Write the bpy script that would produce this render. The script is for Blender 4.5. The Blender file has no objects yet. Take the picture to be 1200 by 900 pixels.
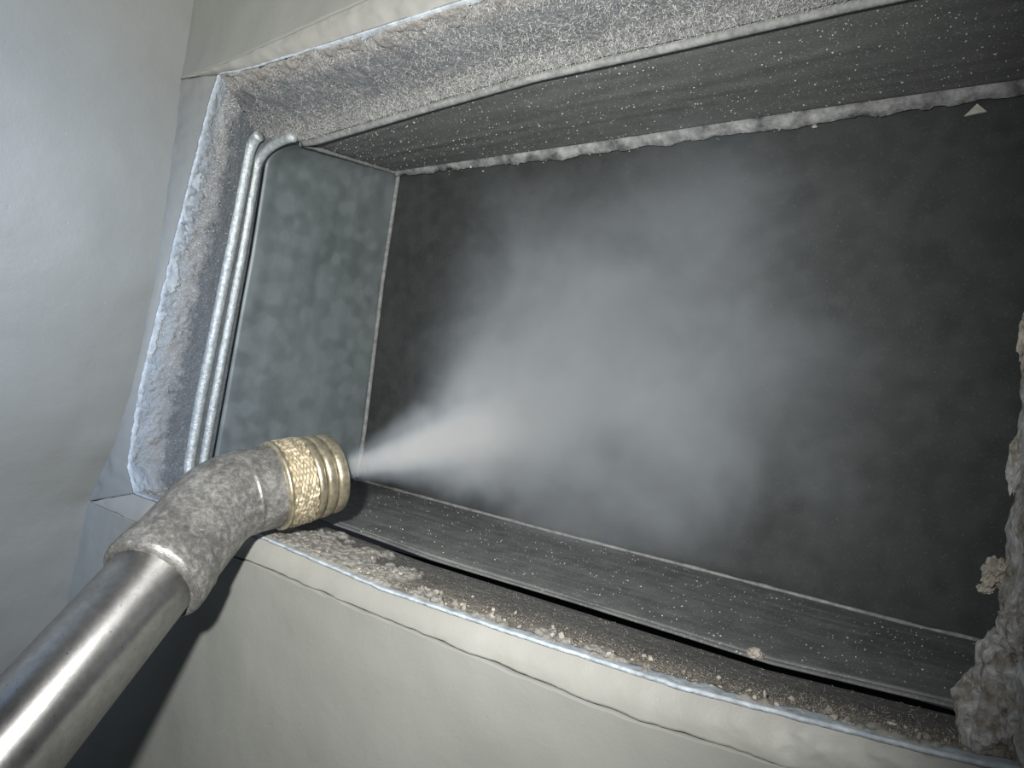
import bpy, bmesh, math, random
import numpy as np
from mathutils import Vector, Matrix, noise

random.seed(7); rng = np.random.default_rng(7)
S = bpy.context.scene
COL = S.collection

# ------------------------------------------------------------------ camera
CAM_POS = Vector((0.3109, -0.2201, 0.0769))
RIGHT = Vector((0.8313, 0.5478, 0.0942)); FWD = Vector((-0.5503, 0.8350, -0.0003)); UP = Vector((-0.0788, -0.0516, 0.9956))
cd = bpy.data.cameras.new('camera'); cam = bpy.data.objects.new('camera', cd); COL.objects.link(cam)
cd.sensor_width = 36.0; cd.lens = 36.0 * 810 / 1200; cd.clip_start = 0.005
m = Matrix.Identity(4)
for i in range(3):
    m[i][0] = RIGHT[i]; m[i][1] = UP[i]; m[i][2] = -FWD[i]; m[i][3] = CAM_POS[i]
cam.matrix_world = m
S.camera = cam

# ------------------------------------------------------------------ world, lights, exposure
w = bpy.data.worlds.new('world'); S.world = w; w.use_nodes = True
w.node_tree.nodes['Background'].inputs[0].default_value = (0.70, 0.82, 1.0, 1)
w.node_tree.nodes['Background'].inputs[1].default_value = 0.018

def spot(name, loc, target, power, color, size, blend, radius):
    d = bpy.data.lights.new(name, 'SPOT'); o = bpy.data.objects.new(name, d); COL.objects.link(o)
    d.energy = power; d.color = color; d.spot_size = math.radians(size); d.spot_blend = blend; d.shadow_soft_size = radius
    o.location = loc
    o.rotation_euler = (Vector(target) - Vector(loc)).to_track_quat('-Z', 'Y').to_euler()
    return o
# hand torch held beside the phone
spot('torch_light', CAM_POS - RIGHT * 0.026 + UP * 0.030, (0.075, -0.02, 0.10), 7.0, (1.0, 0.995, 0.965), 124, 1.0, 0.005)
# cool spot added out of view to tint the left wall blue
spot('wall_tint_light', (0.30, -0.55, 0.42), (-0.02, -0.195, 0.15), 17.0, (0.20, 0.47, 1.0), 30, 1.0, 0.03)

vs = S.view_settings
vs.view_transform = 'Standard'; vs.look = 'None'; vs.gamma = 1.0; vs.use_curve_mapping = False
vs.exposure = 0.0
S.cycles.volume_bounces = 1
S.cycles.max_bounces = 5; S.cycles.diffuse_bounces = 3; S.cycles.glossy_bounces = 2
S.cycles.volume_step_rate = 1.0
S.cycles.volume_max_steps = 512

# ------------------------------------------------------------------ material helpers
class NT:
    def __init__(self, name):
        self.m = bpy.data.materials.new(name); self.m.use_nodes = True
        self.t = self.m.node_tree; self.n = self.t.nodes
        self.b = self.n.get('Principled BSDF'); self.out = self.n.get('Material Output')
        self.tc = self.n.new('ShaderNodeTexCoord')
    def lk(self, a, b): self.t.links.new(a, b)
    def setin(self, sock, v):
        if isinstance(v, bpy.types.NodeSocket): self.lk(v, sock)
        elif isinstance(v, (tuple, list)) and len(v) == 3 and sock.type == 'RGBA': sock.default_value = (*v, 1)
        else: sock.default_value = v
    def noise(self, scale, detail=4, rough=0.6, dist=0.0, vec=None, stretch=None):
        nd = self.n.new('ShaderNodeTexNoise')
        nd.inputs['Scale'].default_value = scale; nd.inputs['Detail'].default_value = detail
        nd.inputs['Roughness'].default_value = rough; nd.inputs['Distortion'].default_value = dist
        v = vec or self.tc.outputs['Object']
        if stretch:
            mp = self.n.new('ShaderNodeMapping'); mp.inputs['Scale'].default_value = stretch
            self.lk(v, mp.inputs['Vector']); v = mp.outputs['Vector']
        self.lk(v, nd.inputs['Vector'])
        return nd.outputs['Fac']
    def voro(self, scale, feature='F1', out='Distance', stretch=None, rnd=1.0):
        nd = self.n.new('ShaderNodeTexVoronoi'); nd.feature = feature
        nd.inputs['Scale'].default_value = scale; nd.inputs['Randomness'].default_value = rnd
        v = self.tc.outputs['Object']
        if stretch:
            mp = self.n.new('ShaderNodeMapping'); mp.inputs['Scale'].default_value = stretch
            self.lk(v, mp.inputs['Vector']); v = mp.outputs['Vector']
        self.lk(v, nd.inputs['Vector'])
        return nd.outputs[out]
    def ramp(self, fac, stops, interp='LINEAR'):
        nd = self.n.new('ShaderNodeValToRGB'); cr = nd.color_ramp; cr.interpolation = interp
        while len(cr.elements) < len(stops): cr.elements.new(0.5)
        for e, (p, c) in zip(cr.elements, stops):
            e.position = p; e.color = (*c, 1) if isinstance(c, tuple) else (c, c, c, 1)
        self.lk(fac, nd.inputs['Fac'])
        return nd.outputs['Color']
    def math(self, op, a, b=0.0, c=None, clamp=False):
        nd = self.n.new('ShaderNodeMath'); nd.operation = op; nd.use_clamp = clamp
        self.setin(nd.inputs[0], a); self.setin(nd.inputs[1], b)
        if c is not None: self.setin(nd.inputs[2], c)
        return nd.outputs[0]
    def mix(self, fac, a, b, mode='MIX'):
        nd = self.n.new('ShaderNodeMix'); nd.data_type = 'RGBA'; nd.blend_type = mode
        self.setin(nd.inputs['Factor'], fac); self.setin(nd.inputs['A'], a); self.setin(nd.inputs['B'], b)
        return nd.outputs['Result']
    def bump(self, h, strength=0.3, dist=0.001, normal=None):
        nd = self.n.new('ShaderNodeBump'); nd.inputs['Strength'].default_value = strength; nd.inputs['Distance'].default_value = dist
        self.lk(h, nd.inputs['Height'])
        if normal is not None: self.lk(normal, nd.inputs['Normal'])
        return nd.outputs['Normal']
    def done(self, color=None, rough=None, metal=None, normal=None, spec=None):
        for k, v in (('Base Color', color), ('Roughness', rough), ('Metallic', metal), ('Normal', normal), ('Specular IOR Level', spec)):
            if v is not None: self.setin(self.b.inputs[k], v)
        return self.m
    def uv(self):
        s = self.n.new('ShaderNodeSeparateXYZ'); self.lk(self.tc.outputs['UV'], s.inputs[0])
        return s.outputs['X'], s.outputs['Y']

def plaster(name, c1, c2):
    k = NT(name)
    big = k.noise(14, 3, 0.5); fine = k.noise(900, 3, 0.6); mid = k.noise(120, 4, 0.6)
    col = k.mix(k.ramp(big, [(0.35, 0.0), (0.7, 1.0)]), c1, c2)
    col = k.mix(k.ramp(k.noise(420, 2, 0.5), [(0.0, 0.0), (0.74, 0.0), (0.78, 0.5)]), col, (0.30, 0.30, 0.28))
    n1 = k.bump(mid, 0.22, 0.0012)
    n2 = k.bump(fine, 0.12, 0.0004, n1)
    pits = k.ramp(k.voro(130), [(0.0, 0.0), (0.10, 1.0)])
    n3 = k.bump(pits, 0.16, 0.0006, n2)
    return k.done(col, 0.5, 0, n3, 0.35)

def reveal_mat(name, stops, amp, dirt, rough=0.85, nscale=130, bumps=0.7, crust=None):
    """bands of paint, mortar and dusty metal across the reveal, edges broken up by noise"""
    k = NT(name); u, v = k.uv()
    nz = k.noise(nscale, 6, 0.7)
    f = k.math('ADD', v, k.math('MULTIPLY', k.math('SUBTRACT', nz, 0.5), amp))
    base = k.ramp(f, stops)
    sp = k.ramp(k.noise(1400, 3, 0.7), [(0.52, 0.0), (0.66, 1.0)])
    col = k.mix(k.math('MULTIPLY', sp, 0.35), base, dirt)
    col = k.mix(k.math('MULTIPLY', k.ramp(k.noise(45, 4, 0.6), [(0.4, 0.0), (0.65, 1.0)]), 0.35), col, (0.55, 0.55, 0.55), 'MULTIPLY')
    if crust:
        at = k.n.new('ShaderNodeAttribute'); at.attribute_name = 'crust'
        cc = k.ramp(k.noise(330, 5, 0.7), [(0.3, tuple(x * 0.6 for x in crust)), (0.7, tuple(x * 1.25 for x in crust))])
        col = k.mix(at.outputs['Fac'], col, cc)
    h = k.math('ADD', k.noise(700, 5, 0.75), k.math('MULTIPLY', k.noise(200, 3, 0.6), 1.2))
    return k.done(col, rough, 0, k.bump(h, bumps, 0.0015), 0.25)

def duct_metal(name, c1, c2, streak=None, speck=0.3, rough=0.55, metal=0.25, spec=0.4):
    k = NT(name)
    sp = k.voro(150, 'SMOOTH_F1', 'Color'); bw = k.n.new('ShaderNodeRGBToBW'); k.lk(sp, bw.inputs[0])
    f = k.math('ADD', k.math('MULTIPLY', bw.outputs[0], 0.75), k.math('MULTIPLY', k.noise(28, 4, 0.6), 0.6))
    col = k.mix(k.ramp(f, [(0.35, 0.0), (0.8, 1.0)]), c1, c2)
    if streak:
        st = k.ramp(k.noise(120, 5, 0.7, stretch=streak), [(0.50, 0.0), (0.72, 1.0)])
        col = k.mix(k.math('MULTIPLY', st, 0.35), col, tuple(min(1, x * 2.2) for x in c2))
    dots = k.ramp(k.noise(1100, 3, 0.7), [(0.58, 0.0), (0.70, 1.0)])
    col = k.mix(k.math('MULTIPLY', dots, speck), col, (0.50, 0.51, 0.50))
    h = k.noise(500, 4, 0.7)
    return k.done(col, rough, metal, k.bump(h, 0.18, 0.0006), spec)

def simple(name, col, rough=0.7, metal=0.0, nscale=300, var=0.35, bump=0.4, dist=0.0006, spec=0.3):
    k = NT(name); nz = k.noise(nscale, 5, 0.65)
    c = k.mix(k.ramp(nz, [(0.3, 0.0), (0.7, 1.0)]), tuple(x * (1 - var) for x in col), tuple(min(1, x * (1 + var)) for x in col))
    return k.done(c, rough, metal, k.bump(k.noise(nscale * 2.5, 4, 0.6), bump, dist), spec)

M = {}
M['wall'] = plaster('grey_paint', (0.235, 0.240, 0.221), (0.266, 0.270, 0.250))
M['wall_left'] = plaster('grey_paint_side', (0.205, 0.212, 0.203), (0.230, 0.238, 0.228))
M['lip'] = plaster('painted_plaster_lip', (0.258, 0.258, 0.238), (0.312, 0.310, 0.288))
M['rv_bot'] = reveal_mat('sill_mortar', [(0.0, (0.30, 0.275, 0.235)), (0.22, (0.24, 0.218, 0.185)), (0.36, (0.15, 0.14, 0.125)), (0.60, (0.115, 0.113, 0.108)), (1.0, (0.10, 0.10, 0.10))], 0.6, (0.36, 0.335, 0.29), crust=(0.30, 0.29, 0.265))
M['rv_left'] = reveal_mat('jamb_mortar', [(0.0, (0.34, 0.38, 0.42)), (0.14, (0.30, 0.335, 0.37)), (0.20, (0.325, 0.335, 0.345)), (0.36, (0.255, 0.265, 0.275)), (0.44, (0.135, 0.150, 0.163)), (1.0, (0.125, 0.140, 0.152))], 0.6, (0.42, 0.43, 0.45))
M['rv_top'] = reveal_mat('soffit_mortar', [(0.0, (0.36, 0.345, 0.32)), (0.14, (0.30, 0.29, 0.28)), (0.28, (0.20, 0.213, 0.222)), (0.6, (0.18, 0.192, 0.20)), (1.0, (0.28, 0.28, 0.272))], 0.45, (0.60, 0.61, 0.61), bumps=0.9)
M['side'] = duct_metal('galvanised_side', (0.115, 0.136, 0.140), (0.178, 0.204, 0.210), None, 0.10, 0.5)
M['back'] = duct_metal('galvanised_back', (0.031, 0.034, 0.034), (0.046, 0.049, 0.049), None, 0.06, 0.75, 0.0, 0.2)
M['topm'] = duct_metal('galvanised_roof', (0.160, 0.167, 0.163), (0.195, 0.202, 0.197), None, 0.9, 0.65, 0.1, 0.3)
M['floorm'] = duct_metal('galvanised_floor', (0.098, 0.102, 0.102), (0.145, 0.149, 0.148), (0.16, 2.2, 1), 0.5, 0.65, 0.1, 0.3)
M['bead'] = simple('zinc_bead', (0.46, 0.50, 0.51), 0.36, 0.35, 420, 0.35, 0.6, 0.0008, 0.6)
M['seam'] = simple('seam_sealant', (0.22, 0.225, 0.22), 0.7, 0.0, 300, 0.4, 0.5)
M['strip'] = simple('peeling_tape', (0.21, 0.215, 0.215), 0.75, 0.0, 130, 0.75, 0.8, 0.0012)
M['paint'] = simple('bare_blue_paint', (0.38, 0.425, 0.465), 0.6, 0, 260, 0.35, 0.5)
M['dust'] = simple('grey_dust', (0.50, 0.50, 0.485), 0.95, 0, 200, 0.25, 0.0)
M['fleck'] = simple('pale_flecks', (0.40, 0.41, 0.40), 0.8, 0, 200, 0.3, 0.0)
M['crust'] = simple('mortar_crust', (0.33, 0.305, 0.265), 0.95, 0, 260, 0.45, 0.8, 0.001)
M['flake'] = simple('pale_paint_flake', (0.40, 0.40, 0.36), 0.7, 0, 200, 0.2, 0.3)

def rubble():
    k = NT('broken_mortar')
    f = k.math('ADD', k.math('MULTIPLY', k.noise(130, 6, 0.65, 1.2), 0.65), k.math('MULTIPLY', k.noise(420, 5, 0.75, 0.5), 0.35))
    col = k.ramp(f, [(0.36, (0.17, 0.155, 0.135)), (0.45, (0.38, 0.345, 0.295)), (0.52, (0.50, 0.51, 0.51)), (0.64, (0.85, 0.84, 0.80))])
    return k.done(col, 0.9, 0, k.bump(k.noise(420, 6, 0.75), 1.0, 0.002), 0.2)
M['rubble'] = rubble()

def steel_pipe():
    k = NT('brushed_steel')
    g = k.noise(260, 4, 0.7); fine = k.noise(1500, 3, 0.7)
    col = k.ramp(g, [(0.3, (0.44, 0.435, 0.43)), (0.7, (0.62, 0.615, 0.61))])
    spots = k.ramp(k.noise(800, 2, 0.5), [(0.70, 0.0), (0.75, 0.6)])
    col = k.mix(spots, col, (0.22, 0.19, 0.16))
    tg = k.n.new('ShaderNodeTangent'); tg.direction_type = 'RADIAL'; tg.axis = 'Z'
    k.lk(tg.outputs[0], k.b.inputs['Tangent'])
    k.b.inputs['Anisotropic'].default_value = 0.85; k.b.inputs['Anisotropic Rotation'].default_value = ANISO
    return k.done(col, k.math('ADD', 0.36, k.math('MULTIPLY', fine, 0.10)), 1.0, k.bump(fine, 0.06, 0.0003), 0.5)
ANISO = 0.25
M['steel'] = steel_pipe()
def cast():
    k = NT('worn_cast_elbow')
    a = k.noise(340, 8, 0.80, 0.3); b = k.noise(55, 4, 0.6)
    f = k.math('ADD', k.math('MULTIPLY', a, 0.72), k.math('MULTIPLY', b, 0.33))
    col = k.ramp(f, [(0.38, (0.09, 0.087, 0.080)), (0.52, (0.22, 0.215, 0.205)), (0.62, (0.42, 0.42, 0.405)), (0.74, (0.60, 0.60, 0.58))])
    rg = k.ramp(f, [(0.4, 0.42), (0.65, 0.30)])
    h = k.math('ADD', k.noise(700, 5, 0.7), k.math('MULTIPLY', a, 0.8))
    return k.done(col, rg, 0.5, k.bump(h, 0.28, 0.0006), 0.5)
M['cast'] = cast()
def brass(name, dark):
    k = NT(name)
    f = k.noise(350, 5, 0.7)
    col = k.ramp(f, [(0.3, tuple(x * 0.5 for x in dark)), (0.6, dark), (0.8, (0.80, 0.74, 0.58))])
    return k.done(col, k.ramp(k.noise(500, 3, 0.6), [(0.3, 0.46), (0.7, 0.32)]), 0.85, k.bump(k.noise(900, 3, 0.6), 0.12, 0.0004), 0.5)
M['brass'] = brass('worn_brass', (0.68, 0.61, 0.45))
M['brassd'] = brass('dull_brass', (0.60, 0.54, 0.40))
M['knurl'] = simple('knurled_brass', (0.42, 0.365, 0.26), 0.55, 0.5, 400, 0.3, 0.2, 0.0004, 0.5)
M['orifice'] = simple('dark_orifice', (0.05, 0.05, 0.05), 0.6, 0.5)

# ------------------------------------------------------------------ mesh helpers
def link(o, parent=None):
    COL.objects.link(o)
    if parent is not None: o.parent = parent
    return o
def empty(name, loc=(0, 0, 0)):
    o = bpy.data.objects.new(name, None); o.empty_display_size = 0.02; o.location = loc; COL.objects.link(o); return o
def tag(o, label=None, cat=None, kind=None, group=None):
    if label: o['label'] = label
    if cat: o['category'] = cat
    if kind: o['kind'] = kind
    if group: o['group'] = group
    return o
def mesh_obj(name, V, F, mat, parent=None, smooth=True, uv=None, origin=None):
    me = bpy.data.meshes.new(name)
    V = np.asarray(V, float)
    if parent is not None and parent.type == 'EMPTY':
        V = V - np.array(parent.location)
    me.from_pydata(V.tolist(), [], F if isinstance(F, list) else F.tolist())
    if uv is not None:
        l = me.uv_layers.new(name='UVMap'); li = np.empty(len(me.loops), np.int32); me.loops.foreach_get('vertex_index', li)
        l.data.foreach_set('uv', np.asarray(uv, np.float32)[li].ravel())
    me.polygons.foreach_set('use_smooth', [smooth] * len(me.polygons))
    me.materials.append(mat); me.update()
    return link(bpy.data.objects.new(name, me), parent)
def grid(name, fn, nu, nv, mat, parent=None, flip=False, thick=0.0, smooth=True):
    V, UV = [], []
    for j in range(nv + 1):
        for i in range(nu + 1):
            u, v = i / nu, j / nv
            V.append(fn(u, v)); UV.append((u, v))
    F = []
    for j in range(nv):
        for i in range(nu):
            a = j * (nu + 1) + i
            q = [a, a + 1, a + nu + 2, a + nu + 1]
            F.append(q[::-1] if flip else q)
    o = mesh_obj(name, V, F, mat, parent, smooth, UV)
    if thick:
        s = o.modifiers.new('thickness', 'SOLIDIFY'); s.thickness = thick; s.offset = -1
    return o
def interp(pts, t, key=0):
    """piecewise linear lookup in a list of (a, b) sorted by a, extended by its end slopes"""
    if t <= pts[0][0]: p, q = pts[0], pts[1]
    elif t >= pts[-1][0]: p, q = pts[-2], pts[-1]
    else:
        for p, q in zip(pts, pts[1:]):
            if p[0] <= t <= q[0]: break
    return p[1] + (q[1] - p[1]) * (t - p[0]) / (q[0] - p[0])
def fb(x, y, z, s, o=3):
    return noise.fractal(Vector((x * s, y * s, z * s)), 1.0, 2.0, o)
def ss(a, b, x):
    t = max(0.0, min(1.0, (x - a) / (b - a))); return t * t * (3 - 2 * t)
def tube(name, path, radius, mat, parent=None, seg=12, rfn=None):
    """round bead along a polyline"""
    V, F = [], []
    n = len(path)
    for i, p in enumerate(path):
        t = (Vector(path[min(i + 1, n - 1)]) - Vector(path[max(i - 1, 0)])).normalized()
        a = t.orthogonal() if abs(t.x) < .9 else t.cross(Vector((0, 0, 1)))
        a = t.cross(Vector((0, 1, 0))) if abs(t.y) < 0.9 else t.cross(Vector((0, 0, 1)))
        a.normalize(); b = t.cross(a).normalized()
        r = radius * (rfn(i / (n - 1)) if rfn else 1)
        for k in range(seg):
            an = 2 * math.pi * k / seg
            V.append(Vector(p) + (a * math.cos(an) + b * math.sin(an)) * r)
    for i in range(n - 1):
        for k in range(seg):
            k2 = (k + 1) % seg
            F.append([i * seg + k, i * seg + k2, (i + 1) * seg + k2, (i + 1) * seg + k])
    F.append(list(range(seg))[::-1]); F.append([(n - 1) * seg + k for k in range(seg)])
    return mesh_obj(name, [tuple(v) for v in V], F, mat, parent)

# ------------------------------------------------------------------ the opening (real positions in metres; x along the wall, y into the duct)
YA, YB, D = -0.044, -0.040, 0.089
A_top = [(-0.004, 0.2030), (0.0285, 0.2044), (0.0672, 0.208), (0.1151, 0.2128), (0.40, 0.226)]
A_bot = [(-0.0508, -0.0018), (-0.0063, -0.0037), (0.0823, -0.0031), (0.131, -0.0054), (0.2044, -0.0078), (0.2429, -0.0086), (0.2779, -0.0067), (0.34, -0.004)]
B_top = [(0.0203, 0.2026), (0.0462, 0.2012), (0.0985, 0.2027), (0.1493, 0.2041), (0.34, 0.2085)]
B_bot = [(-0.0159, 0.008), (0.0836, 0.0061), (0.1471, 0.0017), (0.2007, 0.0014), (0.2546, 0.0019), (0.3116, 0.0059), (0.3193, 0.0068)]
B_left = [(0.008, -0.0159), (0.0203, -0.0242), (0.0559, -0.0205), (0.1255, -0.0029), (0.1909, 0.0157), (0.2026, 0.0203)]     # z -> x
C_top = [(0.002, 0.1862), (0.0366, 0.1858), (0.1089, 0.1923), (0.1621, 0.1965), (0.2189, 0.1979), (0.2711, 0.1995), (0.34, 0.2005)]
C_bot = [(-0.0346, 0.0072), (0.065, 0.0044), (0.1326, 0.0008), (0.2166, -0.0007), (0.2673, -0.0015), (0.3138, 0.0009)]
C_left = [(0.0076, -0.0205), (0.0307, -0.0174), (0.0763, -0.0111), (0.1298, -0.0034), (0.1858, 0.0022)]
D_top = [(0.0096, 0.199), (0.145, 0.2012), (0.2457, 0.2034), (0.3163, 0.2044)]
D_bot = [(-0.0013, 0.0085), (0.081, 0.0056), (0.1365, 0.0036), (0.209, 0.0019), (0.2795, -0.0001)]
D_left = [(0.0085, -0.0013), (0.0392, 0.0013), (0.1322, 0.0046), (0.199, 0.0096)]
corner = [(-0.053, -0.0631), (-0.0018, -0.0508), (0.015, -0.042), (0.0313, -0.0320), (0.06, -0.0220), (0.1088, -0.0105), (0.16, -0.0062), (0.2041, -0.0036), (0.2388, 0.001)]   # z -> x at y = YA
XR = 0.3215            # right jamb
DR = 0.62              # the duct runs on to the right
corner_straight = lambda z: -0.0508 + (z + 0.0018) * 0.229

# ------------------------------------------------------------------ setting
def f_wall_left(u, v):
    z = -0.30 + 0.80 * v
    y = YA + 0.0012 - 0.75 * u ** 2.2
    k = ss(0.0, 0.12, YA - y)
    xc = sum(interp(corner, z + dz) for dz in (-0.018, -0.009, 0, 0.009, 0.018)) / 5
    e = ss(0.0, 0.02, YA - y)
    x = (interp(corner, z) * (1 - e) + xc * e) * (1 - k) + corner_straight(z) * k
    x += fb(0, y, z, 60, 3) * 0.00035
    return (x, y, z)
wall_left = grid('wall_left', f_wall_left, 90, 260, M['wall_left'], flip=True, thick=0.01)
tag(wall_left, 'smooth pale grey painted wall at the left of the duct opening', 'wall', 'structure')

wall_front = empty('wall_front')
tag(wall_front, 'grey painted plaster wall with the ragged rectangular duct opening cut into it', 'wall', 'structure')
def gap_b(x):           # open crack between wall face and the plaster lip
    return 0.0011 * ss(-0.01, 0.07, x) * (1 - 0.75 * ss(0.235, 0.285, x)) * (0.8 + 0.5 * noise.noise(Vector((x * 90, 0, 3)))) + 0.00025
def f_wall_bottom(u, v):
    vv = v ** 2.0
    xl = interp(corner, -0.0018 - 0.5 * vv) - 0.0015
    x = xl + (1.0 - xl) * u ** 1.6
    zt = interp(A_bot, min(x, 0.34)) - gap_b(x) + noise.noise(Vector((x * 160, 1, 0))) * 0.0005
    z = zt - (0.5) * vv
    return (x, YA + fb(x, 0, z, 45, 3) * 0.0005 - 0.0004, z)
lower = grid('plaster_face', f_wall_bottom, 300, 60, M['wall'], wall_front, flip=True, thick=0.006)
def f_wall_top(u, v):
    xl = interp(corner, 0.204) - 0.0015
    x = xl + (1.0 - xl) * u ** 1.4
    zt = interp(A_top, min(x, 0.40)) + 0.0003 + noise.noise(Vector((x * 160, 2, 0))) * 0.0003
    z = zt + 0.4 * v ** 1.5
    x += (interp(corner, z) - interp(corner, 0.204)) * (1 - u) ** 8
    return (x, YA + fb(x, 0, z, 45, 3) * 0.0005, z)
upper = grid('plaster_face', f_wall_top, 200, 60, M['wall'], wall_front, thick=0.006)
def f_wall_right(u, v):
    x = 0.3275 + 0.60 * u ** 1.5
    z0, z1 = interp(A_bot, 0.3275), interp(A_top, 0.3275)
    return (x, YA, z0 + (z1 - z0) * v)
grid('plaster_face', f_wall_right, 20, 60, M['wall'], wall_front, flip=False, thick=0.006)

# chamfered plaster lip, one run per side
def f_lip_bot(u, v):
    xa = -0.0502 + (0.345 + 0.0502) * u; xb = -0.0159 + (0.342 + 0.0159) * u
    za = interp(A_bot, xa); zb = interp(B_bot, min(xb, 0.335))
    k = v
    bul = math.sin(math.pi * v) * 0.0009
    x = xa + (xb - xa) * k; z = za + (zb - za) * k - 0.0
    y = YA + (YB - YA) * k - bul
    n = fb(x, y, z, 120, 3) * 0.0004 * (1 + 2.5 * ss(0.26, 0.29, x))
    return (x, y + n, z + n)
tag(grid('plaster_lip', f_lip_bot, 320, 16, M['lip'], wall_front, flip=False, thick=0.003), 'painted plaster lip along the bottom of the opening')
def f_lip_top(u, v):
    xa = -0.0036 + 0.40 * u; xb = 0.0203 + 0.376 * u
    za = interp(A_top, xa); zb = interp(B_top, xb)
    x = xa + (xb - xa) * v; z = za + (zb - za) * v
    y = YA + (YB - YA) * v - math.sin(math.pi * v) * 0.0008
    n = fb(x, y, z, 130, 4) * 0.0006
    return (x, y + n, z + n * 0.5)
tag(grid('plaster_lip', f_lip_top, 260, 16, M['lip'], wall_front, flip=True, thick=0.003), 'painted plaster lip along the top of the opening')
def f_lip_left(u, v):
    za = -0.0018 + (0.2030 + 0.0018) * u; zb = 0.008 + (0.2026 - 0.008) * u
    xa = interp(corner, za); xb = interp(B_left, zb)
    xa -= 0.0015
    x = xa + (xb - xa) * v; z = za + (zb - za) * v
    y = YA + (YB - YA) * v - math.sin(math.pi * v) * 0.0007
    n = fb(x, y, z, 140, 4) * 0.0005
    return (x + n, y + n, z)
tag(grid('plaster_lip', f_lip_left, 220, 14, M['wall_left'], wall_front, flip=True, thick=0.003), 'painted plaster lip down the left of the opening')

# reveal of the opening: mortar and dusty metal, rough
def P_bot(u, v):
    xb = -0.0159 + (0.340 + 0.0159) * u; xc = -0.0210 + (0.340 + 0.0210) * u
    zb = interp(B_bot, xb); zc = interp(C_bot, xc)
    return Vector((xb + (xc - xb) * v, YB + (0 - YB) * v, zb + (zc - zb) * v))
def crust_at(x, y, v):
    k = 0.50 - 1.7 * v + 0.75 * ss(0.045, 0.07, x) * ss(0.150, 0.125, x) - 0.35 * ss(0.15, 0.17, x)
    return ss(0.10, 0.22, 0.8 * noise.noise(Vector((x * 75, y * 75, 4.0))) + 0.45 * noise.noise(Vector((x * 260, y * 260, 1))) + k) * ss(0.0, 0.05, v)
def f_rv_bot(u, v):
    p = P_bot(u, v)
    x, y, z = p
    crust = crust_at(x, y, v)
    rag = fb(x, y, 0, 380, 4)
    h = crust * (0.0012 + 0.0010 * rag) + fb(x, y, 3, 160, 3) * 0.00035 * (1 - ss(0.9, 1, v))
    return (x, y, z + h)
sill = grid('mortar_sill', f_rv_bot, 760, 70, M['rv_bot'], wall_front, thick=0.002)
at = sill.data.attributes.new('crust', 'FLOAT', 'POINT')
vals = []
for j in range(71):
    for i in range(761):
        p = P_bot(i / 760, j / 70); vals.append(crust_at(p.x, p.y, j / 70))
at.data.foreach_set('value', vals)
tag(sill, 'crusted mortar sill at the bottom of the opening')
def P_top(u, v):
    xb = 0.0203 + (0.376) * u; xc = 0.0022 + 0.394 * u
    zb = interp(B_top, xb); zc = interp(C_top, xc)
    return Vector((xb + (xc - xb) * v, YB * (1 - v), zb + (zc - zb) * v))
def f_rv_top(u, v):
    x, y, z = P_top(u, v)
    c = ss(0.1, 0.5, noise.noise(Vector((x * 90, y * 90, 8))) + 0.5 - 3.2 * v)
    h = c * (0.0011 + 0.0008 * fb(x, y, 5, 330, 3)) + fb(x, y, 7, 200, 4) * 0.0005 * (1 - ss(0.92, 1, v))
    return (x, y, z - h)
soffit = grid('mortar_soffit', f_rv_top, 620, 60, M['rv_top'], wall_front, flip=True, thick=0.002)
tag(soffit, 'fuzzy dust-covered underside at the top of the opening')
VJ = 0.70              # the jamb's mortar stops where the duct flange begins
def P_left(u, v):
    zb = 0.008 + (0.2026 - 0.008) * u; zc = 0.0076 + (0.1862 - 0.0076) * u
    xb = interp(B_left, zb); xc = interp(C_left, zc)
    return Vector((xb + (xc - xb) * v, YB * (1 - v), zb + (zc - zb) * v))
def f_rv_left(u, v):
    x, y, z = P_left(u, v * 1.0)
    c = ss(0.05, 0.4, noise.noise(Vector((z * 70, y * 90, 2))) + 0.55 - 2.0 * v)
    h = c * (0.0008 + 0.0009 * fb(y, z, 5, 420, 4)) + fb(y, z, 7, 180, 3) * 0.0003
    if v > 0.93: h *= (1 - v) / 0.07
    q = max(0.0, (u - 0.93) / 0.07); x += 0.027 * (1 - math.sqrt(max(0.0, 1 - q * q))) * ss(0.80, 1.0, v)
    return (x + h, y, z)
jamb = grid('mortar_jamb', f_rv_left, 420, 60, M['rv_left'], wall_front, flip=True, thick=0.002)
tag(jamb, 'left side of the opening with chipped paint over dusty metal')
def f_rv_right(u, v):
    z = 0.004 + 0.20 * u
    y = YA + (0.0 - YA) * v
    x = XR + 0.0006 + fb(y, z, 9, 70, 4) * 0.0013 + fb(y, z, 2, 300, 3) * 0.0006 + 0.004 * (1 - v)
    return (x, y, z)
rj = grid('mortar_jamb', f_rv_right, 300, 40, M['rubble'], wall_front, flip=False, thick=0.004)
tag(rj, 'broken mortar edge at the right of the opening')

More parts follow.
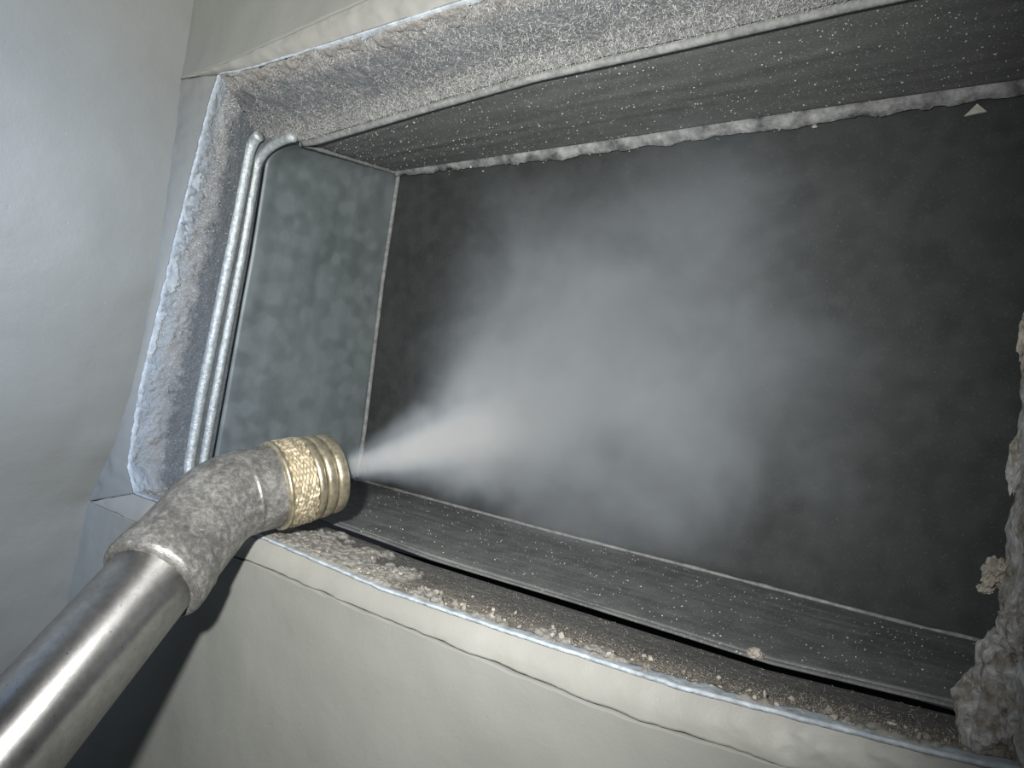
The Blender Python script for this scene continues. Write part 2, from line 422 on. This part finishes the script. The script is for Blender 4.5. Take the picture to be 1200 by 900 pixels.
# chipped bare-paint strips on the edges
def strip(name, pf, wfn, n, mat, nrm, label):
    V, F, W = [], [], 6
    for i in range(n + 1):
        u = i / n
        a, b = wfn(u)
        for j in range(W + 1):
            v = a + (b - a) * j / W
            p = pf(u, v); d = math.sin(math.pi * j / W) * 0.0002 + 0.0011
            V.append(tuple(p + Vector(nrm) * d))
    for i in range(n):
        for j in range(W):
            a = i * (W + 1) + j; F.append([a, a + 1, a + W + 2, a + W + 1])
    o = mesh_obj(name, V, F, mat, wall_front)
    s = o.modifiers.new('thickness', 'SOLIDIFY'); s.thickness = 0.0010; s.offset = 0
    return tag(o, label)
def jag(u, f, seed): return noise.noise(Vector((u * f, 0, seed))) + 0.6 * noise.noise(Vector((u * f * 3.3, 0, seed))) + 0.4 * noise.noise(Vector((u * f * 9, 0, seed)))
def w_bot(u):
    return (-0.02 + jag(u, 60, 3) * 0.012, 0.03 + max(0.0, 0.055 + 0.05 * jag(u, 24, 5)) * (0.45 + 1.7 * ss(0.45, 0.8, u)))
strip('chipped_paint_edge', lambda u, v: P_bot(u, v) - Vector((0, 0, 0.0008)), w_bot, 420, M['paint'], (0, -0.35, 0.7), 'pale blue chipped paint along the bottom edge')
def w_top(u):
    return (-0.012, -0.008 + max(0.0, 0.075 * ss(0.10, 0.26, u) - 0.01 + 0.05 * jag(u, 40, 9)))
strip('chipped_paint_edge', lambda u, v: P_top(u, v) + Vector((0, 0, 0.0008)), w_top, 300, M['paint'], (0, -0.35, -0.7), 'pale blue chipped paint along the top edge')
def w_left(u):
    return (-0.02 + 0.015 * jag(u, 50, 2), max(0.0, (0.10 + 0.10 * jag(u, 18, 12)) * (0.35 + 0.9 * ss(0.3, 0.6, u) * (1 - ss(0.86, 0.93, u)))))
strip('chipped_paint_edge', lambda u, v: P_left(u, v) - Vector((0.0008, 0, 0)), w_left, 300, M['paint'], (0.7, -0.35, 0), 'pale blue chipped paint along the left edge')

# ------------------------------------------------------------------ the duct
duct = empty('air_duct', (0.30, 0.04, 0.0))
tag(duct, 'dusty galvanised steel air duct seen through the wall opening', 'duct')
def xl_of(v, z):       # left panel: between front and back verticals
    return interp(C_left, z) * (1 - v) + interp(D_left, z) * v
def flare(q):
    q = max(0.0, min(1.0, q)); return 0.027 * (1 - math.sqrt(1 - q * q * 0.999))
def f_side(u, v):
    zf = 0.004 + (0.1885 - 0.004) * u; zb = 0.004 + (0.200 - 0.004) * u
    z = zf + (zb - zf) * v
    fl = flare((u - 0.93) / 0.07) * (1 - v)
    return (xl_of(v, z) + fl + fb(v, z, 0, 9, 2) * 0.0006, 0.0012 + (D - 0.0012) * v, z)
grid('side_panel', f_side, 240, 40, M['side'], duct, flip=True, thick=0.001)
def f_topp(u, v):
    xf = 0.026 + (DR - 0.026) * u; xb = 0.0096 + (DR - 0.0096) * u
    # the roof sheet starts at a slanted corner behind the jamb
    zf = interp(C_top, min(xf, 0.34)); zb = interp(D_top, min(xb, 0.3163))
    x = xf + (xb - xf) * v
    return (x, 0.0008 + (D - 0.0008) * v, zf + (zb - zf) * v + fb(x, v, 0, 12, 2) * 0.0004)
topp = grid('roof_panel', f_topp, 160, 40, M['topm'], duct, flip=True, thick=0.001)
# folded hem along the front of the roof sheet
hem = []
for i in range(161):
    x = 0.027 + 0.37 * i / 160
    hem.append((x, 0.0030, interp(C_top, min(x, 0.34)) - 0.0002))
tube('roof_hem', hem, 0.0017, M['seam'], duct, 10)
def f_floor(u, v):
    xf = -0.0195 + (DR + 0.0195) * u; xb = -0.0013 + (DR + 0.0013) * u
    zf = interp(C_bot, min(xf, 0.3138)) + 0.0016; zb = interp(D_bot, min(xb, 0.30))
    x = xf + (xb - xf) * v
    y0 = 0.0025
    return (x, y0 + (D - y0) * v, zf + (zb - zf) * v + fb(x, v, 4, 12, 2) * 0.0004)
floorp = grid('floor_panel', f_floor, 160, 40, M['floorm'], duct, thick=0.0006)
lipf = []
for i in range(161):
    x = -0.015 + 0.36 * i / 160
    lipf.append((x, 0.0062, interp(C_bot, min(x, 0.3138)) + 0.0012))
tube('floor_hem', lipf, 0.0011, M['floorm'], duct, 10)
def f_back(u, v):
    x = -0.004 + (DR + 0.004) * u
    return (x, D + 0.0006 + fb(x, v, 9, 8, 2) * 0.0006, -0.004 + 0.214 * v)
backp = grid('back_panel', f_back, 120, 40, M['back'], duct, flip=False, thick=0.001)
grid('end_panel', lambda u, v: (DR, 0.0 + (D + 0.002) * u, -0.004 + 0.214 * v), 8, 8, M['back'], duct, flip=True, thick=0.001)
# dark sheet added under the gap to keep it black, and the front return of the duct right of the opening
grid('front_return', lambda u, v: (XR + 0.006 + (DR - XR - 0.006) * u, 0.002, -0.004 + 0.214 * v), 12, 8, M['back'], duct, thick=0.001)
grid('gap_light_block', lambda u, v: (-0.03 + (DR + 0.03) * u, -0.035 + 0.13 * v, -0.030), 20, 2, M['back'], duct, thick=0.001)
# flange beads up the left front edge
def bead_path(y, off, zt, inset):
    pts = []
    for i in range(61):
        z = 0.006 + (zt - 0.006) * (1 - (1 - i / 60) ** 1.7)
        v = 1 + y / 0.040
        p = P_left((z - 0.0077) / (0.1862 - 0.0077 + (1 - v) * 0.016), v)
        x = p.x + off
        # the bead bends over into the roof at its top
        q = max(0.0, (z - zt + inset[0]) / inset[0]); x += inset[1] * (1 - math.sqrt(max(0.0, 1 - q * q)))
        pts.append((x, y, p.z))
    return pts
tag(tube('flange_bead', bead_path(-0.0115, -0.0002, 0.1860, (0.010, 0.006)), 0.0027, M['bead'], duct, 14, lambda t: 1 + 0.10 * noise.noise(Vector((t * 60, 0, 0)))), 'bright rounded flange bead')
tag(tube('flange_bead', bead_path(-0.0042, -0.0006, 0.1862, (0.0125, 0.026)), 0.0024, M['bead'], duct, 14, lambda t: 1 + 0.06 * noise.noise(Vector((t * 60, 4, 0)))), 'slim rounded flange bead')
# corner seams
seam = [(interp(D_left, z) + 0.0008, D - 0.0006, z) for z in np.linspace(0.004, 0.199, 50)]
tag(tube('corner_seam', seam, 0.0013, M['seam'], duct, 10), 'thin sealant line in the back left corner')
seam2 = [(0.026 + (0.0100 - 0.026) * t, 0.002 + (D - 0.002) * t, 0.1858 + (0.199 - 0.1858) * t - 0.0004) for t in np.linspace(0, 1, 30)]
tube('corner_seam', seam2, 0.0012, M['seam'], duct, 10, lambda t: 0.8 + 0.5 * abs(noise.noise(Vector((t * 20, 0, 0)))))
seam3 = [(x, D - 0.0006, interp(D_bot, min(x, 0.30)) + 0.0004) for x in np.linspace(-0.001, 0.40, 120)]
tag(tube('corner_seam', seam3, 0.0011, M['seam'], duct, 10, lambda t: 0.75 + 0.45 * noise.noise(Vector((t * 40, 0, 0)))), 'thin sealant line along the back of the duct floor')
# peeling sealing tape along the top of the back panel
V, F = [], []
n = 420
for i in range(n + 1):
    x = 0.010 + 0.40 * i / n
    zt = interp(D_top, min(x, 0.3163)) - 0.0003
    wd = 0.0050 + 0.0014 * noise.noise(Vector((x * 90, 0, 0))) + 0.0006 * noise.cell(Vector((x * 220, 0, 3))) - 0.0022 * ss(0.13, 0.04, x)
    o_ = 0.0006 + 0.0006 * noise.noise(Vector((x * 200, 5, 0)))
    V += [(x, D - 0.0052, zt - 0.0002), (x, D - 0.0030 - o_, zt - wd * 0.45), (x, D - 0.0014 - o_, zt - wd)]
for i in range(n):
    for j in range(2):
        a = i * 3 + j; F.append([a, a + 3, a + 4, a + 1])
tp = mesh_obj('sealing_tape', V, F, M['strip'], duct)
s_ = tp.modifiers.new('thickness', 'SOLIDIFY'); s_.thickness = 0.0006
tag(tp, 'pale peeling tape along the top back edge')

# ------------------------------------------------------------------ spray wand
J = Vector((0.0810, -0.0603, 0.0243)); dP = Vector((-0.3352, 0.7837, 0.5229)).normalized(); dN = Vector((0.25, 0.95, 0.19)).normalized()
wand = empty('spray_wand', tuple(J))
tag(wand, 'steel spray wand with worn cast elbow and brass nozzle resting on the sill', 'spray wand')
def frame(d):
    a = (d.cross(Vector((0, 0, 1))) if abs(d.z) < 0.99 else Vector((1, 0, 0))).normalized(); b = a.cross(d).normalized(); return a, b
def lathe(name, o, d, prof, mat, parent, seg=64, rmod=None, smooth=True, cap=True):
    a, b = frame(d); V, F = [], []
    for i, (t, r) in enumerate(prof):
        for k in range(seg):
            an = 2 * math.pi * k / seg
            rr = r + (rmod(i, k, t, r) if rmod else 0)
            V.append(tuple(o + d * t + (a * math.cos(an) + b * math.sin(an)) * rr))
    for i in range(len(prof) - 1):
        for k in range(seg):
            k2 = (k + 1) % seg; F.append([i * seg + k, i * seg + k2, (i + 1) * seg + k2, (i + 1) * seg + k])
    if cap:
        F.append(list(range(seg))[::-1]); F.append([(len(prof) - 1) * seg + k for k in range(seg)])
    return mesh_obj(name, V, F, mat, parent, smooth)
RP = 0.0141; RE = 0.0165
LS = 0.0425             # elbow leg towards the pipe
pipe_o = J - dP * 0.46
pipe = lathe('pipe', Vector(wand.location), Vector((0, 0, 1)), [(-0.46, RP * 0.9), (-0.46, RP), (-0.3, RP), (-0.2, RP), (-0.1, RP), (-0.020, RP)], M['steel'], wand, 96)
pipe.rotation_euler = dP.to_track_quat('Z', 'Y').to_euler()
tag(pipe, 'brushed steel pipe')
# cast elbow: swept tube through the bend with a beaded socket end
ang = math.acos(dP.dot(dN)); RB = 0.025; tl = RB * math.tan(ang / 2)
sec = []
p0 = J - dP * tl; p1 = J + dN * tl
axis = dP.cross(dN).normalized(); cen = p0 + axis.cross(dP) * RB
def bend(t):           # 0..1 along the bend
    R = Matrix.Rotation(ang * t, 3, axis)
    return cen + R @ (p0 - cen), R @ dP
V, F, seg = [], [], 72
sections = []
for t in np.linspace(-(LS - tl), 0, 22, endpoint=False):
    s_from_end = t + (LS - tl)
    r = RE * (1.0 - 0.02 * ss(0.004, 0.010, s_from_end)) + 0.0008 * ss(0.0125, 0.0085, s_from_end) + 0.0004 * ss(0.0016, 0.0, abs(s_from_end - 0.0105))
    if s_from_end < 0.0008: r -= 0.0006
    sections.append((p0 + dP * t, dP, r))
for t in np.linspace(0, 1, 22):
    c, d = bend(t); sections.append((c, d, RE * (0.985 + 0.012 * math.sin(math.pi * t) + 0.028 * ss(0.10, 0.0, abs(t - 0.93)))))
LN = 0.019             # elbow leg towards the nozzle
for t in np.linspace(0, LN - tl, 10)[1:]:
    sections.append((p1 + dN * t, dN, RE * 0.985))
a0 = axis
for (c, d, r) in sections:
    b = d.cross(a0).normalized()
    for k in range(seg):
        an = 2 * math.pi * k / seg
        q = a0 * math.cos(an) + b * math.sin(an)
        rr = r * (1 + 0.010 * noise.noise((c + q * r) * 70))
        V.append(tuple(c + q * rr))
for i in range(len(sections) - 1):
    for k in range(seg):
        k2 = (k + 1) % seg; F.append([i * seg + k, i * seg + k2, (i + 1) * seg + k2, (i + 1) * seg + k])
F.append(list(range(seg))[::-1]); F.append([(len(sections) - 1) * seg + k for k in range(seg)])
elbow = tag(mesh_obj('elbow', V, F, M['cast'], wand), 'worn grey cast elbow fitting')
e0 = J - dP * LS
lathe('socket_rim', e0, dP, [(-0.0006, RP - 0.0004), (-0.0006, RE - 0.0006), (0.0002, RE + 0.0004), (0.0012, RE + 0.0005), (0.0018, RE - 0.0004)], M['cast'], elbow, 64).location = -Vector((0, 0, 0))
for c in list(elbow.children):
    c.location = -Vector(wand.location)
# brass collar and nozzle rings, along the nozzle axis from J
RC = 0.0172
o0 = J
def knurl(i, k, t, r):
    return 0.00030 * (1 if (k // 2 + i) % 2 else -1) + 0.00015 * random.uniform(-1, 1)
c0 = LN - 0.0005
tag(lathe('collar_edge', o0, dN, [(c0, RC - 0.001), (c0 + 0.0003, RC + 0.0004), (c0 + 0.0016, RC + 0.0006), (c0 + 0.0022, RC - 0.0002)], M['brass'], wand, 80), 'bright brass ring at the collar edge')
kp = [(c0 + 0.0021 + 0.0098 * i / 14, RC + 0.0002) for i in range(15)]
tag(lathe('knurled_collar', o0, dN, kp, M['knurl'], wand, 96, knurl, smooth=False), 'knurled brass collar')
c1 = c0 + 0.0119
for i, (s0, wd, r) in enumerate(((0.0004, 0.0034, RC + 0.0001), (0.0044, 0.0042, RC - 0.0001), (0.0093, 0.0048, RC - 0.0006))):
    pr = []
    for q in range(11):
        an = math.pi * q / 10
        pr.append((c1 + s0 + wd * (1 - math.cos(an)) / 2, r - 0.0016 + 0.0016 * math.sin(an) ** 0.6))
    lathe('nozzle_ring', o0, dN, pr, M['brass'], wand, 80)
lathe('nozzle_body', o0, dN, [(c1 - 0.001, RC - 0.0021), (c1 + 0.0142, RC - 0.0024)], M['brassd'], wand, 72)
c2 = c1 + 0.0141
nface = lathe('nozzle_face', o0, dN, [(c2 - 0.0006, RC - 0.0022), (c2 + 0.0004, RC - 0.0032), (c2 + 0.0010, 0.0075), (c2 + 0.0022, 0.0068), (c2 + 0.0024, 0.0048), (c2 + 0.0012, 0.0040)], M['brassd'], wand, 64)
orf = lathe('orifice', o0, dN, [(c2 + 0.0005, 0.0042), (c2 + 0.0016, 0.0038)], M['orifice'], wand, 40)
TIP = o0 + dN * (c2 + 0.0016)

# ------------------------------------------------------------------ mist blown out of the nozzle
AX = Vector((0.52, 0.79, 0.30)).normalized()
CL = Vector((0.172, 0.070, 0.082)); CR_ = Vector((0.165, 0.050, 0.145))
def mist_material():
    k = NT('water_mist')
    k.n.remove(k.b)
    P = k.tc.outputs['Object']
    def vm(op, a, b=None, out=0):
        nd = k.n.new('ShaderNodeVectorMath'); nd.operation = op
        for s_, v_ in ((0, a), (1, b)):
            if v_ is None: continue
            if isinstance(v_, bpy.types.NodeSocket): k.lk(v_, nd.inputs[s_])
            else: nd.inputs[s_].default_value = v_
        return nd.outputs['Value'] if out else nd.outputs['Vector']
    rel = vm('SUBTRACT', P, tuple(TIP))
    t = vm('DOT_PRODUCT', rel, tuple(AX), 1)
    sc = k.n.new('ShaderNodeVectorMath'); sc.operation = 'SCALE'; sc.inputs[0].default_value = tuple(AX); k.lk(t, sc.inputs['Scale'])
    r = vm('LENGTH', vm('SUBTRACT', rel, sc.outputs['Vector']), None, 1)
    wd = k.math('ADD', k.math('MULTIPLY', k.math('MAXIMUM', t, 0.0), 0.74), 0.0036)
    mpr = k.n.new('ShaderNodeMapping'); mpr.inputs['Rotation'].default_value = (0.61, 0.43, 0.92); mpr.inputs['Location'].default_value = (0.37, 0.21, 0.53); k.lk(P, mpr.inputs['Vector']); PR = mpr.outputs['Vector']
    turb = k.noise(30, 3, 0.58, 0.3, vec=PR)
    rr = k.math('ADD', k.math('DIVIDE', r, wd), k.math('MULTIPLY', k.math('SUBTRACT', turb, 0.30), 0.9))
    core = k.n.new('ShaderNodeMapRange'); core.interpolation_type = 'SMOOTHSTEP'
    k.lk(rr, core.inputs['Value']); core.inputs['From Min'].default_value = 1.0; core.inputs['From Max'].default_value = 0.0
    on = k.n.new('ShaderNodeMapRange'); k.lk(t, on.inputs['Value']); on.inputs['From Min'].default_value = -0.0005; on.inputs['From Max'].default_value = 0.001
    wi = k.math('ADD', k.math('MULTIPLY', k.math('MAXIMUM', t, 0.0), 0.24), 0.0034)
    ri = k.math('ADD', k.math('DIVIDE', r, wi), k.math('MULTIPLY', k.math('SUBTRACT', turb, 0.40), 0.5))
    inner = k.n.new('ShaderNodeMapRange'); inner.interpolation_type = 'SMOOTHSTEP'
    k.lk(ri, inner.inputs['Value']); inner.inputs['From Min'].default_value = 1.0; inner.inputs['From Max'].default_value = 0.1
    fade = k.n.new('ShaderNodeMapRange'); fade.interpolation_type = 'SMOOTHSTEP'
    k.lk(t, fade.inputs['Value']); fade.inputs['From Min'].default_value = 0.105; fade.inputs['From Max'].default_value = 0.03
    jet = k.math('ADD', k.math('MULTIPLY', k.math('DIVIDE', JET, wd), core.outputs[0]), k.math('MULTIPLY', k.math('MULTIPLY', k.math('DIVIDE', JIN, wi), inner.outputs[0]), fade.outputs[0]))
    far = k.n.new('ShaderNodeMapRange'); far.interpolation_type = 'SMOOTHSTEP'
    k.lk(t, far.inputs['Value']); far.inputs['From Min'].default_value = 0.128; far.inputs['From Max'].default_value = 0.060
    jet = k.math('MULTIPLY', k.math('MULTIPLY', jet, on.outputs[0]), far.outputs[0])
    q = vm('LENGTH', vm('DIVIDE', vm('SUBTRACT', P, tuple(CL)), tuple(CR_)), None, 1)
    big = k.noise(15, 4, 0.58, 0.5, vec=PR)
    qq = k.math('ADD', q, k.math('MULTIPLY', k.math('SUBTRACT', big, 0.38), 0.95))
    cl = k.n.new('ShaderNodeMapRange'); cl.interpolation_type = 'SMOOTHSTEP'
    k.lk(qq, cl.inputs['Value']); cl.inputs['From Min'].default_value = 1.0; cl.inputs['From Max'].default_value = -0.15
    cloud = k.math('MULTIPLY', k.math('MULTIPLY', cl.outputs[0], CLOUD), k.math('ADD', 0.35, k.math('MULTIPLY', turb, 1.3)))
    sy = k.n.new('ShaderNodeSeparateXYZ'); k.lk(P, sy.inputs[0])
    fr = k.n.new('ShaderNodeMapRange'); fr.interpolation_type = 'SMOOTHSTEP'; k.lk(sy.outputs['Y'], fr.inputs['Value']); fr.inputs['From Min'].default_value = 0.018; fr.inputs['From Max'].default_value = 0.045
    dens = k.math('ADD', jet, k.math('MULTIPLY', cloud, fr.outputs[0]))
    vs_ = k.n.new('ShaderNodeVolumeScatter'); vs_.inputs['Color'].default_value = (0.78, 0.89, 1.0, 1); vs_.inputs['Anisotropy'].default_value = -0.1
    k.lk(dens, vs_.inputs['Density']); k.lk(vs_.outputs[0], k.out.inputs['Volume'])
    k.m.cycles.volume_step_rate = 0.8
    return k.m
JET, JIN, CLOUD = 1.9, 2.0, 26.0
M['mist'] = mist_material()
bm = bmesh.new()
a, b = frame(AX)
for t, r in ((0.0, 0.0060), (0.02, 0.0230), (0.06, 0.058), (0.130, 0.120)):
    for k in range(20):
        an = 2 * math.pi * k / 20
        p = TIP + AX * t + (a * math.cos(an) + b * math.sin(an)) * r
        p.y = min(p.y, D - 0.003); p.z = max(p.z, 0.010)
        bm.verts.new(p)
for i in range(11):
    for j in range(22):
        th = math.pi * i / 10; ph = 2 * math.pi * j / 22
        p = CL + Vector((CR_.x * 0.98 * math.sin(th) * math.cos(ph), CR_.y * 0.98 * math.sin(th) * math.sin(ph), CR_.z * math.cos(th)))
        p.y = max(0.012, min(p.y, D - 0.003)); p.z = max(0.008, min(0.194, p.z)); p.x = max(0.035, p.x)
        bm.verts.new(p)
bmesh.ops.convex_hull(bm, input=bm.verts)
bmesh.ops.delete(bm, geom=[v for v in bm.verts if not v.link_faces], context='VERTS')
me = bpy.data.meshes.new('mist_plume'); bm.to_mesh(me); bm.free(); me.materials.append(M['mist'])
mist = link(bpy.data.objects.new('mist_plume', me))
tag(mist, 'white mist spraying from the brass nozzle and drifting through the duct', 'mist', 'stuff')

# ------------------------------------------------------------------ dust, flecks and crumbs
def fibres(name, pf, nrm, count, sampler, lmin, lmax, thick, mat, parent, label):
    V, F = [], []
    for _ in range(count):
        u, v = sampler()
        p = pf(u, v); L_ = random.uniform(lmin, lmax) * random.uniform(0.5, 1.0); th = thick * random.uniform(0.6, 1.3)
        d = (Vector(nrm) * random.uniform(0.15, 0.9) + Vector((random.gauss(0, 0.7), random.gauss(0, 0.7), random.gauss(0, 0.5)))).normalized()
        bendv = Vector((random.gauss(0, 0.5), random.gauss(0, 0.5), random.gauss(0, 0.5)))
        sd = d.orthogonal().normalized(); s2 = d.cross(sd)
        base = len(V)
        for s_, k in ((0, 1.0), (0.5, 0.85), (1.0, 0.3)):
            c = p + Vector(nrm) * 0.0003 + d * (L_ * s_) + bendv * (L_ * 0.5 * s_ * s_)
            for an in (0, 2.094, 4.189):
                V.append(tuple(c + (sd * math.cos(an) + s2 * math.sin(an)) * th * k))
        for q in range(2):
            for k in range(3):
                k2 = (k + 1) % 3; F.append([base + q * 3 + k, base + q * 3 + k2, base + q * 3 + 3 + k2, base + q * 3 + 3 + k])
    return tag(mesh_obj(name, V, F, mat, parent, False), label, None, 'stuff')
def samp_top():
    while True:
        u = random.random() ** 1.25; v = random.random()
        x = P_top(u, v).x
        k = 0.15 + 0.9 * ss(0.60, 1.0, v) + 0.5 * ss(0.25, 0.05, v) + 0.35 * noise.noise(Vector((x * 60, v * 4, 0))) + 0.25 * ss(0.06, 0.2, x)
        if random.random() < k: return u, v * 0.985
fibres('dust_fuzz', P_top, (0, 0, -1), 30000, samp_top, 0.0006, 0.0022, 0.00007, M['dust'], soffit, 'pale fuzz of dust hanging under the top of the opening').location = (0, 0, 0)
def samp_left():
    while True:
        u, v = random.random(), random.random()
        if random.random() < 0.9 * ss(0.62, 0.35, v) * ss(0.08, 0.2, v) * ss(0.25, 0.4, u) + 0.06: return u, v * 0.70
fibres('dust_fuzz', P_left, (1, 0, 0), 3600, samp_left, 0.0005, 0.0016, 0.00011, M['dust'], jamb, 'pale dust crust on the left side of the opening')
def samp_bot():
    while True:
        u, v = random.random(), random.random()
        if random.random() < 0.85 * ss(0.65, 0.2, v) * ss(0.3, 0.7, u) + 0.10: return 0.12 + 0.88 * u, 0.10 + v * 0.85
fibres('dust_fuzz', P_bot, (0, 0, 1), 5000, samp_bot, 0.0004, 0.0012, 0.00006, M['crust'], sill, 'tan dusty fibres lying on the sill')

def crumbs(name, pf, count, smin, smax, mat, parent, label, sampler):
    bm = bmesh.new(); bmesh.ops.create_icosphere(bm, subdivisions=1, radius=1.0); bm.verts.index_update()
    iv = [v.co.copy() for v in bm.verts]; jf = [[v.index for v in f.verts] for f in bm.faces]; bm.free()
    V, F = [], []
    for _ in range(count):
        u, v = sampler(); p = Vector(pf(u, v)); s_ = smin + (smax - smin) * random.random() ** 3
        R = Matrix.Rotation(random.uniform(0, 6.28), 3, Vector((random.gauss(0, 1), random.gauss(0, 1), random.gauss(0, 1))).normalized())
        sc = (random.uniform(.6, 1.3), random.uniform(.5, 1.0), random.uniform(.35, .8)); base = len(V)
        for c in iv:
            q = R @ Vector((c.x * sc[0], c.y * sc[1], c.z * sc[2])) * s_ * random.uniform(0.75, 1.2)
            V.append(tuple(p + q + Vector((0, 0, s_ * 0.3))))
        F += [[base + i for i in f] for f in jf]
    return tag(mesh_obj(name, V, F, mat, parent, False), label, None, 'stuff')
def flecks(name, pf, nrm, count, smin, smax, mat, parent, label, sampler=None, lift=0.0002, flat=0.4):
    V, F = [], []
    N = Vector(nrm)
    t1 = N.orthogonal().normalized(); t2 = N.cross(t1)
    for _ in range(count):
        u, v = sampler() if sampler else (random.random(), random.random())
        p = Vector(pf(u, v)); s_ = smin + (smax - smin) * random.random() ** 5
        an = random.uniform(0, 6.28); ca, sa = math.cos(an), math.sin(an); asp = random.uniform(0.15, 0.9)
        base = len(V)
        for q in range(5):
            aa = q * 1.2566 + random.uniform(-0.4, 0.4)
            e, g = math.cos(aa) * s_ * random.uniform(.6, 1), math.sin(aa) * s_ * asp
            V.append(tuple(p + t1 * (e * ca - g * sa) + t2 * (e * sa + g * ca) - N * 0.0003))
        V.append(tuple(p + N * (lift + s_ * flat * random.uniform(0.5, 1))))
        for q in range(5): F.append([base + q, base + (q + 1) % 5, base + 5])
    off = Vector(duct.location) if parent is not None and parent.parent == duct else Vector((0, 0, 0))
    V = [(x - off.x, y - off.y, z - off.z) for x, y, z in V]
    return tag(mesh_obj(name, V, F, mat, parent, False), label, None, 'stuff')
lim = lambda: (random.random() * 0.60, random.random())
flecks('dust_flecks', f_topp, (0, 0, -1), 5200, 0.00010, 0.0010, M['fleck'], topp, 'pale flecks of dust stuck under the duct roof', lambda: (random.random() * 0.62, random.random() ** 1.3))
flecks('dust_flecks', f_floor, (0, 0, 1), 3200, 0.00009, 0.0008, M['fleck'], floorp, 'pale flecks of dust on the duct floor', lim)
crumbs('mortar_crumbs', f_rv_bot, 300, 0.0002, 0.0013, M['crust'], sill, 'small mortar crumbs on the sill', lambda: (random.uniform(0.30, 1.0), 0.08 + 0.40 * random.random() ** 2.2))
flecks('dust_flecks', lambda u, v: f_back((0.238 + 0.024 * u + 0.004) / (DR + 0.004), 0.58 + 0.20 * v), (0, -1, 0), 900, 0.00007, 0.00045, M['fleck'], backp, 'faint patch of pale dust specks on the back of the duct', lambda: (random.gauss(0, 1), max(-2.2, min(1.9, random.gauss(0, 1)))))
flecks('tape_flakes', lambda u, v: (0.05 + 0.30 * u, D - 0.004 + 0.002 * v, interp(D_top, min(0.05 + 0.30 * u, 0.3163)) - 0.0005 - 0.006 * v), (0, -1, 0), 110, 0.0004, 0.0017, M['flake'], tp, 'curled pale flakes of the tape')

def lump(name, c, rad, seed, amp, mat, sub=4, freq=1.0):
    bm = bmesh.new(); bmesh.ops.create_icosphere(bm, subdivisions=sub, radius=1.0)
    for v in bm.verts:
        d = v.co.normalized(); q = Vector(d) * 1.6 * freq + Vector((seed * 3.1, seed * 1.7, seed))
        r = 1 + amp * (noise.fractal(q, 0.8, 2.1, 6) + 0.35 * (noise.voronoi(q * 1.3)[0][0] - 0.4))
        v.co = Vector((d.x * rad[0], d.y * rad[1], d.z * rad[2])) * r
    me = bpy.data.meshes.new(name); bm.to_mesh(me); bm.free(); me.materials.append(mat)
    for p in me.polygons: p.use_smooth = False
    o = bpy.data.objects.new(name, me); o.location = c; COL.objects.link(o); return o
def as_part(o, label):
    o.parent = wall_front; tag(o, label); return o
as_part(lump('mortar_lump', (0.3245, -0.018, 0.0125), (0.0092, 0.016, 0.0165), 1, 0.28, M['rubble'], 5), 'large broken mortar lump at the lower right corner')
as_part(lump('mortar_lump', (0.3285, -0.024, 0.030), (0.0070, 0.014, 0.010), 2, 0.3, M['rubble'], 5), 'broken mortar above the large lump')
as_part(lump('mortar_lump', (0.3200, -0.003, 0.0405), (0.0026, 0.003, 0.0036), 3, 0.5, M['crust'], 4, 1.6), 'small tan crumb clinging to the right edge')
as_part(lump('mortar_lump', (0.3185, -0.003, 0.0362), (0.0018, 0.0018, 0.0012), 9, 0.5, M['crust'], 3, 1.6), 'tiny tan crumb hanging from the right edge')
as_part(lump('mortar_lump', (0.3222, -0.004, 0.0688), (0.0017, 0.003, 0.0075), 4, 0.3, M['rubble'], 4, 1.4), 'flat mortar patch on the right edge')
as_part(lump('mortar_lump', (0.3215, -0.003, 0.1010), (0.0012, 0.002, 0.006), 5, 0.4, M['crust'], 4, 1.4), 'thin mortar crust high on the right edge')
cr = lump('mortar_crumb', (0.2625, 0.0035, 0.0012), (0.0024, 0.0018, 0.0016), 6, 0.35, M['crust'], 3, 1.3)
tag(cr, 'small tan mortar crumb beside the dark gap in the duct floor', 'crumb')
# triangular paint flake stuck high on the back panel
V = []
for q in range(2):
    for fx, fz in ((0.3012, 0.1942), (0.3082, 0.1950), (0.3050, 0.1984)): V.append((fx, D - (0.0014, 0.0002)[q], fz))
V.append((0.3046, D - 0.0019, 0.1956))
F = [[0, 1, 6], [1, 2, 6], [2, 0, 6], [3, 5, 4], [0, 3, 4, 1], [1, 4, 5, 2], [2, 5, 3, 0]]
tag(mesh_obj('paint_flake', V, F, M['flake'], None, False), 'pale triangular paint flake below the tape at the upper right', 'flake')
